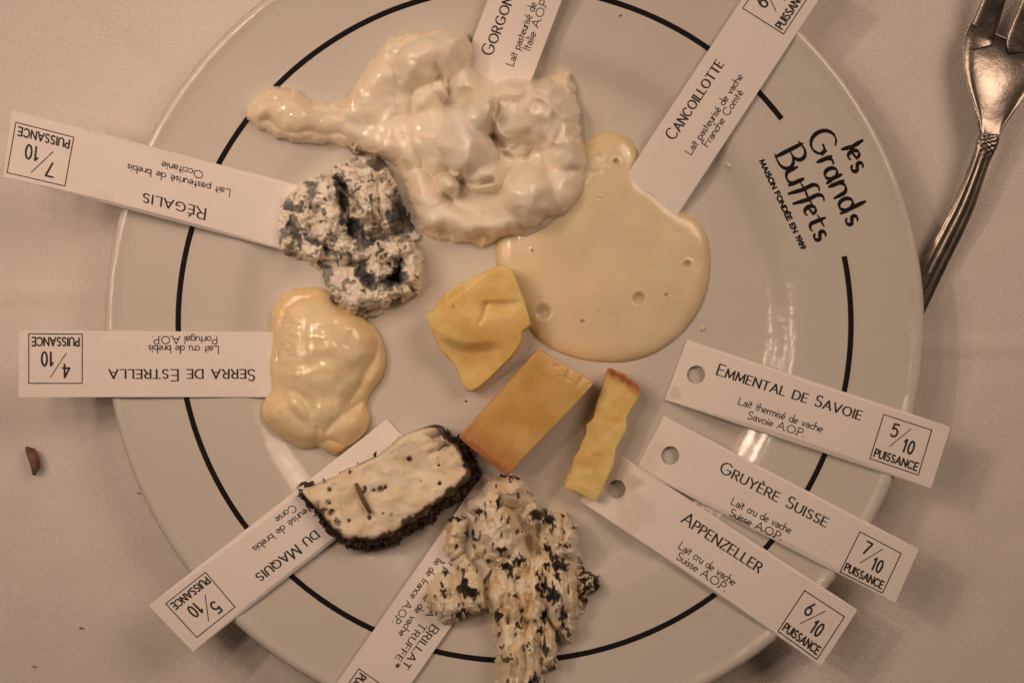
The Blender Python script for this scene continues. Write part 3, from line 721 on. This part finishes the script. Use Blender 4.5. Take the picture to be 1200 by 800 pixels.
tag(rc, 'straight-cut oblong slab of golden hard cheese with a reddish rind end', 'cheese')

def h_sl(x, y): return 9.5+.3*fbm(x, y, 20, 2, 34)+.012*(500-y)
def c_sl(x, y, h, k):
    e = seg_d(x, y, (712,432), (751,456))[0]+2*fbm(x, y, 7, 3, 39)
    c = mix((.82,.60,.21), (.86,.68,.29), sstep(-.4, .4, fbm(x, y, 26, 3, 36)))
    L_ = line(x, y, [(714,433),(703,465),(697,485),(689,497),(680,520),(673,535),(664,562)], 4, 1)
    c = mix(c, (.55,.28,.09), L_*.5)
    c = mix(c, (.50,.23,.08), sstep(13, 3, e)*.7)
    return mix(c, (.34,.11,.04), sstep(5, 1.5, e)*.85)
OUT = [(714,433),(722,435),(736,441),(750,456),(746,468),(738,482),(734,490),(734,503),(728,514),(722,525),(720,538),(717,549),(712,560),(706,573),(698,586),(692,584),(684,580),(674,575),(663,571),(664,561),(668,553),(671,546),(673,536),(679,527),(682,518),(687,509),(688,498),(695,490),(698,479),(702,466),(707,452)]
sl, *_ = block('cheese_slice', OUT, ((727,457),(688,566)), h_sl, c_sl, M_firm, None, rough=.4, seed=8, bev=1.2, sm=3)
tag(sl, 'thin wavy slice of pale yellow cheese with a brown rind tip', 'cheese')

# herb-crusted wedge
wedge = empty('herb_crusted_cheese')
tag(wedge, 'white cheese wedge with a dark herb crust lying on its card', 'cheese')
FL = [(480,537,4,.95),(446,572,4.5,.8),(438,574,3,.6),(452,570,3,.7),(428,571,3,.8),(426,576,2.4,.6),(433,606,3.2,.95),(409,609,2.6,.8),(386,573,3.2,.7),(515,566,2.6,.9),(514,545,2,.8),(449,601,1.5,.8),(459,603,2.6,.35),(493,563,1,.7),(513,536,.9,.5),(410,553,2,.5),(380,563,2.4,.7),(388,600,5,.7),(396,612,5,.6),(545,545,3,.9),(384,588,4,.5)]
MQP = smooth_poly([(355,576),(364,572),(385,562),(408,551),(430,541),(450,530),(469,514),(485,506),(504,501),(515,503),(522,514),(534,523),(544,538),(552,553),(549,563),(536,571),(520,583),(500,597),(480,611),(460,623),(440,630),(420,631),(402,627),(387,614),(376,600),(365,589)], 3)
def h_mq(x, y):
    h = 14+1.5*fbm(x, y, 38, 2, 44)+.35*fbm(x, y, 12, 2, 45)-2.5*sstep(400, 362, x)
    h -= line(x, y, [(505,532),(518,525),(528,520)], 4, 1.5)+line(x, y, [(382,578),(390,568)], 2.5, .8)
    for a, b, r, s in FL: h -= .5*np.exp(-(np.hypot(x-a, y-b)/r)**2)
    return h
def c_mq(x, y, h, k):
    c = mix((.88,.785,.61), (.84,.70,.50), sstep(-.4, .5, fbm(x, y, 36, 3, 46)))
    wx, wy = x+1.5*fbm(x, y, 4, 2, 47), y+1.5*fbm(x, y, 4, 2, 48)
    for a, b, r, s in FL: c = mix(c, (.045,.028,.018), s*sstep(1.1, .6, np.hypot(wx-a, wy-b)/r))
    low = sstep(.02, .12, k+.03*fbm(x, y, 9, 2, 49))
    side = sstep(-25, 5, (y-575)+.62*(x-355)*.0+ (x < 362)*20+0*x)
    line_ = (y-(575-.60*(x-355)))         # >0 below the top-left edge
    side = sstep(4, 22, line_)
    c = mix(c, (.05,.034,.022), low*np.clip(side+.15, 0, 1))
    ed = -poly_sdf(x, y, MQP)+3.2*fbm(x, y, 9, 3, 43)+7*fbm(x, y, 26, 2, 42)
    c = mix(c, (.30,.20,.12), sstep(-9, -1, ed)*sstep(8, 30, line_)*.45*(k < .01))
    c = mix(c, (.055,.036,.024), sstep(-4.2, -1.5, ed)*sstep(14, 34, line_)*.9*(k < .01))
    return c
OUT = [(355,576),(364,572),(385,562),(408,551),(430,541),(450,530),(469,514),(485,506),(504,501),(515,503),(522,514),(534,523),(544,538),(552,553),(549,563),(536,571),(520,583),(500,597),(480,611),(460,623),(440,630),(420,631),(402,627),(387,614),(376,600),(365,589)]
def flare_mq(x, y): return .5+(8+6*fbm(x, y, 22, 3, 5))*sstep(560, 530, x)*sstep(25, 70, y-(575-.60*(x-355)))+2*sstep(375, 360, x)
mq, Wl, nr, O = block('paste', OUT, ((400,592),(510,540)), h_mq, c_mq, M_crumb, wedge, rough=.7, seed=11, bev=6, flare=flare_mq)
def flakes(P, n0, size, rnd, jit=.0006):
    """small curled leaf flakes and twigs: P list of (pos, normal)"""
    V = []; F = []
    for p, nn in P:
        L = rnd.uniform(.35, 1.25)**1.5*1.5*size; Wd = rnd.uniform(.25, .5)*L; T = .12*L
        d = Vector((rnd.gauss(0,1), rnd.gauss(0,1), rnd.gauss(0,.6))).normalized()
        s = d.cross(Vector(nn)+Vector((rnd.gauss(0,.3), rnd.gauss(0,.3), rnd.gauss(0,.3)))).normalized(); u = d.cross(s).normalized()
        c = Vector(p)+Vector(nn)*rnd.uniform(-.1, .9)*jit; b = len(V)
        cur = rnd.uniform(-.3, .3)*L
        for t, ww in ((-.5,.15),(-.15,.9),(.2,.8),(.5,.1)):
            q = c+d*L*t+u*cur*(1-4*t*t)
            V += [q+s*Wd*ww*.5, q+u*T*ww, q-s*Wd*ww*.5, q-u*T*ww]
        for i in range(3):
            for j in range(4): F.append((b+i*4+j, b+(i+1)*4+j, b+(i+1)*4+(j+1) % 4, b+i*4+(j+1) % 4))
        F.append((b+3, b+2, b+1, b)); F.append((b+12, b+13, b+14, b+15))
    return V, F
rnd = random.Random(4); PP = []
n = O.shape[0]
for _ in range(5200):
    i = rnd.randrange(n); x_, y_ = O[i]; ln = y_-(575-.60*(x_-355))
    dens = .002+.998*float(sstep(20, 50, np.float64(ln)))
    if x_ > 515 and y_ < 540: dens *= .3
    if x_ < 368: dens = .6
    if rnd.random() > dens: continue
    k_ = int(rnd.random()**.8*(len(Wl)-1))
    if k_ >= len(Wl)-1 and rnd.random() < .5: continue
    p = Wl[k_, i]; PP.append((p, (nr[i,0], nr[i,1], rnd.uniform(.0, .6))))
V, F = flakes(PP, 0, .0017, rnd, .0012)
hc = link('herb_crust', py_mesh('herb_crust', V, F), M_herb, wedge, smooth=False); hc['kind'] = 'stuff'
PP = []
for a, b, r, s in FL:
    for _ in range(int(2+r*2.2*s)):
        q = (a+rnd.gauss(0, r*.4), b+rnd.gauss(0, r*.4)); hh = float(h_mq(np.float64(q[0]), np.float64(q[1])))
        x_, y_, z_ = surf(np.float64(q[0]), np.float64(q[1]), (hh+.1)*MM); PP.append(((float(x_), float(y_), float(z_)), (0, 0, 1)))
V, F = flakes(PP, 0, .0008, rnd, .0003)
hf = link('herb_fleck', py_mesh('herb_fleck', V, F), M_herb, wedge, smooth=False); hf['kind'] = 'stuff'

def tube(name, pts, rad, m, parent, n=8, smooth=True):
    V = []; F = []; pts = [Vector(p) for p in pts]
    for i, p in enumerate(pts):
        d = (pts[min(i+1, len(pts)-1)]-pts[max(i-1, 0)]).normalized(); s = d.cross(Vector((0,0,1))).normalized(); u = s.cross(d)
        r = rad[i] if isinstance(rad, (list, tuple)) else rad
        for j in range(n):
            a = 2*math.pi*j/n; V.append(p+(s*math.cos(a)+u*math.sin(a))*r)
    for i in range(len(pts)-1):
        for j in range(n): F.append((i*n+j, i*n+(j+1) % n, (i+1)*n+(j+1) % n, (i+1)*n+j))
    F.append(tuple(range(n))[::-1]); F.append(tuple(range((len(pts)-1)*n, len(pts)*n)))
    return link(name, py_mesh(name, V, F), m, parent, smooth)
def onto(px_, py_, h): x_, y_, z_ = surf(np.float64(px_), np.float64(py_), h*MM); return (float(x_), float(y_), float(z_))
tube('herb_stem', [onto(417,566,15.2), onto(421,575,15.5), onto(427,588,15.4), onto(434,601,15.0)], [.0006,.0008,.0008,.0006], M_stem, wedge)
tube('herb_stem', [onto(511,500,14.3), onto(517,506,14.6), onto(521,514,14.4), onto(522,520,14)], [.0002,.00025,.0003,.0002], M_herb, wedge)
tube('herb_stem', [onto(528,521,14.2), onto(520,522,14.8), onto(513,528,14.4)], [.0002,.0003,.0002], M_herb, wedge)

# truffled crumble
OUT = [(586,556),(576,561),(560,574),(552,578),(544,585),(538,600),(541,607),(531,606),(523,614),(520,632),(517,650),(509,666),(506,678),(499,690),(498,703),(504,716),(514,727),(530,733),(546,724),(560,716),(572,712),(577,730),(578,758),(581,785),(579,812),(590,836),(612,842),(634,832),(640,806),(633,792),(642,786),(651,777),(652,758),(658,744),(667,751),(673,741),(676,726),(685,716),(687,700),(697,692),(705,683),(700,674),(690,672),(682,660),(678,644),(677,628),(672,616),(664,604),(650,599),(634,597),(627,588),(620,574),(612,562),(600,556)]
SP = [(629,603,8,6),(643,608,7,6),(588,645,7,4.5),(573,657,3,3),(596,664,10,3.5),(608,658,7,4),(656,662,10,7),(641,645,5,4),(648,697,8,9),(660,722,5,10),(551,624,5,6),(556,632,4,4),(543,688,5,10),(552,695,8,6),(545,719,9,5),(541,607,6,2.5),(530,608,5,2.5),(584,588,2.5,8),(594,556,10,2.5),(606,560,6,2),(607,678,2.5,4),(605,698,2,4),(610,716,4,6),(608,733,6,4),(632,738,4,5),(625,796,6,6),(584,722,3,9),(588,760,2.5,5),(597,672,3,5),(570,690,2,4),(640,662,3,3),(633,690,4,7),(630,672,3,3),(519,690,5,4),(525,668,4,5),(600,770,2,3),(620,755,2,3),(640,640,3,3),(665,640,3,2),(655,592,5,2),(536,640,2,2),(637,720,3,7),(652,675,4,4),(557,572,4,1.6),(562,600,2.2,5)]
def spots(x, y):
    fl = sstep(630, 700, y); wx = x+3.5*fbm(x, y, 9, 3, 95); wy = y+(3.5+5*fl)*fbm(x*1.6, y*.8, 9, 3, 96); m = 0*x
    for a, b, rx, ry in SP: m = np.maximum(m, sstep(1.12, .72, np.hypot((wx-a)/rx, (wy-b)/ry)/1.15))
    m = np.maximum(m, sstep(.30, .45, fbm(x*1.7, y*.42, 12, 2, 97))*np.clip(sstep(26, 4, np.abs(x-643))+.35*fl*sstep(.1, .4, fbm(x, y, 30, 2, 7)), 0, 1)*.95)
    m = np.maximum(m, sstep(.58, .66, fbm(x*1.4, y*.6, 9, 2, 98))*.85)
    return m
def h_br(x, y, d):
    flow = sstep(640, 720, y)*sstep(560, 585, x)
    ax = x-.1*(x-610)/60*(y-700)*.25
    wx = x+6*fbm(x, y, 22, 2, 81, .35); wy = y+6*fbm(x, y, 22, 2, 82, .35)
    e1, e2, id2, ex, ey = worley(wx*1.1, wy*(1-.5*flow), 12, 18)
    h = lobes(wx, wy, [(592,575,30,20,0,15),(570,592,24,22,0,16),(583,628,32,44,-10,20),(530,628,18,32,15,12.5),(522,700,28,34,-10,13.5),(552,692,22,36,0,15.5),(548,662,16,20,0,13),(636,606,26,18,20,17),(656,630,26,34,0,18),
        (604,680,24,56,0,17),(586,690,14,60,0,15),(652,685,26,50,-8,16.5),(628,700,16,60,-4,15),(600,770,20,70,0,12.5),(625,770,14,60,0,11.5),(640,750,14,50,-20,12),(662,725,10,34,-18,11),(690,682,18,20,0,9)], .6)
    h = h*(.35+.65*dome(d, 9))
    st = fbm(ax+5*fbm(x, y, 40, 2, 2), y*.14+x*.08, 10, 2, 83)+.3*fbm(x, y, 13, 2, 6)
    h += sstep(0, 7, d)*(flow*(2.7*st)+(1-flow)*(.9*fbm(x, y, 16, 2, 84)+.45*fbm(x, y, 7, 2, 85)))
    h += sstep(-1, 8, d)*((1-.9*flow)*((id2-.5)*1.0+(ex+ey)*(id2-.5)*.15-.6*sstep(.14, 0, e2-e1)))
    h -= line(wx, wy, [(560,600),(552,625),(550,650),(560,664)], 4, 5)+line(x, y, [(562,660),(570,690),(574,716)], 4.5, 7)+line(wx, wy, [(622,600),(616,630),(626,652)], 4, 3.5)+line(wx, wy, [(640,662),(634,700),(646,736)], 3.5, 3)+line(wx, wy, [(590,700),(600,740),(604,780)], 3, 2.2)
    h += .8*spots(x, y)*(fbm(x, y, 6, 2, 85)+.1)
    cl = sstep(672, 682, x)*sstep(640, 664, y)
    h += cl*(2.5*np.abs(fbm(x, y, 7, 3, 86))*2-1.)
    return np.maximum(h, 2*sstep(0, 3, d))
def c_br(x, y, d, h):
    c = mix((.88,.80,.64), (.84,.71,.48), sstep(-.3, .4, fbm(x, y, 30, 3, 63)))
    c = mix(c, (.86,.80,.70), .7*g(x, y, 575, 625, 24, 1))
    c = mix(c, (.66,.46,.30), .4*sstep(.2, .6, fbm(x, y, 24, 3, 66)))
    m = np.maximum(spots(x, y), sstep(674, 682, x+3*fbm(x, y, 8, 2, 4))*sstep(650, 660, y)*sstep(725, 700, y)*sstep(-.32, -.1, fbm(x, y, 6, 3, 68)))
    br = mix((.016,.012,.013), (.07,.042,.03), sstep(.0, .5, fbm(x, y, 8, 3, 69)))
    return mix(c, br, m)
brl = heap('truffle_cheese_crumble', OUT, h_br, c_br, M_crumb, None, step=.8, wob=(4, 9))
tag(brl, 'torn heap of pale cheese studded with black truffle bits, trailing down over the rim', 'cheese')

# ------------------------------------------------------------------ fork
fork = empty('dinner_fork')
tag(fork, 'tarnished silver fork lying beside the plate, handle tip under the rim', 'fork')
def catmull(P, n=10):
    P = [np.array(p, float) for p in P]; out = []
    for i in range(len(P)-1):
        a, b, c, d = P[max(i-1, 0)], P[i], P[i+1], P[min(i+2, len(P)-1)]
        for t in np.arange(n)/n: out.append(.5*((2*b)+(c-a)*t+(2*a-5*b+4*c-d)*t*t+(3*b-a-3*c+d)*t**3))
    out.append(P[-1]); return np.array(out)
def loft(name, st, top, parent, n=40, seg=10):
    """st: (px,py,z_mm,halfwidth_px,thick_mm); top(u,i) relief in mm across u=-1..1"""
    Q = catmull(st, seg); V = []; F = []; m = len(Q)
    W3 = []
    for q in Q:
        x_, y_ = up(q[0], q[1], q[2]*MM); W3.append((x_, y_))
    W3 = np.array(W3)
    for i, q in enumerate(Q):
        t = W3[min(i+1, m-1)]-W3[max(i-1, 0)]; t /= np.linalg.norm(t); s = np.array((-t[1], t[0]))
        hw = q[3]*S*(D-q[2]*MM)/D
        for j in range(n):
            a = 2*math.pi*j/n; u = math.cos(a); v = math.sin(a)
            uu = abs(u)**.85*(1 if u > 0 else -1)
            z = q[2]+q[4]*.5*v*(.8 if v < 0 else 1)+(top(uu, i/(m-1), v) if top else 0)
            V.append((W3[i,0]+s[0]*hw*uu, W3[i,1]+s[1]*hw*uu, z*MM))
    for i in range(m-1):
        for j in range(n): F.append((i*n+j, i*n+(j+1) % n, (i+1)*n+(j+1) % n, (i+1)*n+j))
    F.append(tuple(range(n))[::-1]); F.append(tuple(range((m-1)*n, m*n)))
    me = py_mesh(name, V, F); bmm = bmesh.new(); bmm.from_mesh(me); bmesh.ops.recalc_face_normals(bmm, faces=bmm.faces); bmm.to_mesh(me)
    return link(name, me, M_silver, parent)
def reeds(u, t, v):
    if v <= 0: return 0
    orn = math.exp(-((t-.09)/.07)**2)
    return .2*math.cos(u*3.2*math.pi)*(1-abs(u)**4)*(1-orn)+.18*orn*(math.sin(u*9+t*160)+math.sin(t*230-u*7))
loft('handle', [(1160,158,9.5,12,3.2),(1157,168,9.3,12.5,3.2),(1150,186,8.7,11,3),(1143,206,8,11.2,2.8),(1130,240,6.4,12.4,2.6),(1113,275,5,13.4,2.5),(1095,310,3.9,14,2.5),(1075,350,3,15,2.4),(1050,400,2.3,16,2.3),(1015,475,1.8,19,2.2),(1008,492,1.8,10,1.4)], reeds, fork, n=72, seg=12)
def bowl(u, t, v):
    dep = -2.6*(1-u*u)*math.sin(math.pi*min(1, t*.75))
    return dep+(.35*math.exp(-((abs(u)-.86)/.1)**2) if v > 0 else 0)
loft('head', [(1160,158,9.5,12,3.2),(1162,143,9.7,17,2.4),(1165,124,9,26,1.8),(1168,103,8,36,1.7),(1172,82,7.5,45,1.7),(1178,62,7.6,51,1.7),(1185,46,8.4,52,1.6)], bowl, fork, n=56)
for i, (bx_, by_) in enumerate(((1146,46),(1190,52),(1234,62))):
    k = 1-.04*i
    loft('tine', [(bx_+6-2*i,by_+10,6.6+.5*abs(i-1),12,1.6),(bx_+4,by_-2,7.2,15,1.8),(bx_+12,by_-26,8.6,14.5,2.0),(bx_+24,by_-60,11,12.5,2.1),(bx_+44,by_-115,13,9.5,2.1),(bx_+64,by_-180,11,5,1.8),(bx_+67,by_-190,10.5,2,1.2)], None, fork, n=20)

# ------------------------------------------------------------------ crumbs on the cloth
def cloth_pt(px_, py_, z): x_, y_ = up(px_, py_, z); return (x_, y_, z)
cb = tube('crust_crumb', [cloth_pt(31,524,.0008), cloth_pt(36,529,.0014), cloth_pt(40,538,.0017), cloth_pt(42,547,.0015), cloth_pt(40,556,.0008)], [.0006,.0018,.0019,.0017,.0006], M_crumbb, None, n=12)
tag(cb, 'curved brown crumb of rind lying on the cloth left of the plate', 'crumb')
for (a, b, r, lab) in [(95,735,.0004,'dark speck on the cloth near the lower left corner, the larger one'), (40,780,.0003,'tiny dark speck on the cloth at the very lower left'), (162,577,.0002,'pinhead speck on the cloth just outside the left rim')]:
    s = tube('cloth_speck', [cloth_pt(a-2,b,.0001), cloth_pt(a,b+.6,.0004), cloth_pt(a+2,b,.0001)], [r*.4, r, r*.5], M_crumbb, None, n=8); tag(s, lab, 'speck')
for (a, b, r, lab) in [(727,18.5,.0004,'dark speck on the upper rim between two cards'), (546,470,.0004,'small dark speck on the plate left of the golden slab')]:
    p = onto(a, b, .2); s = tube('plate_speck', [(p[0]-.0004, p[1], p[2]), p, (p[0]+.0004, p[1]+.0001, p[2])], [r*.4, r, r*.5], M_crumbb, None, n=8); tag(s, lab, 'speck')
# small smears of cheese on the china
M_smear = mat('cheese_smear', (.80, .70, .52), .3, sss=.2)
for (a, b, c_, d_, r, lab) in [(822,388,826,382,.0006,'small pale smear on the china right of the runny pool'), (851,191,858,198,.0004,'thin white thread of cheese beside the Cancoillotte card')]:
    p, q_ = onto(a, b, .15), onto(c_, d_, .15); mid = tuple((np.array(p)+np.array(q_))/2+np.array((0,0,.0002)))
    s = tube('cheese_smear', [p, mid, q_], [r*.5, r, r*.4], M_smear, None, n=10); tag(s, lab, 'smear')
# things are modelled in world space: give plain empties' children the right offset
bpy.context.view_layer.update()
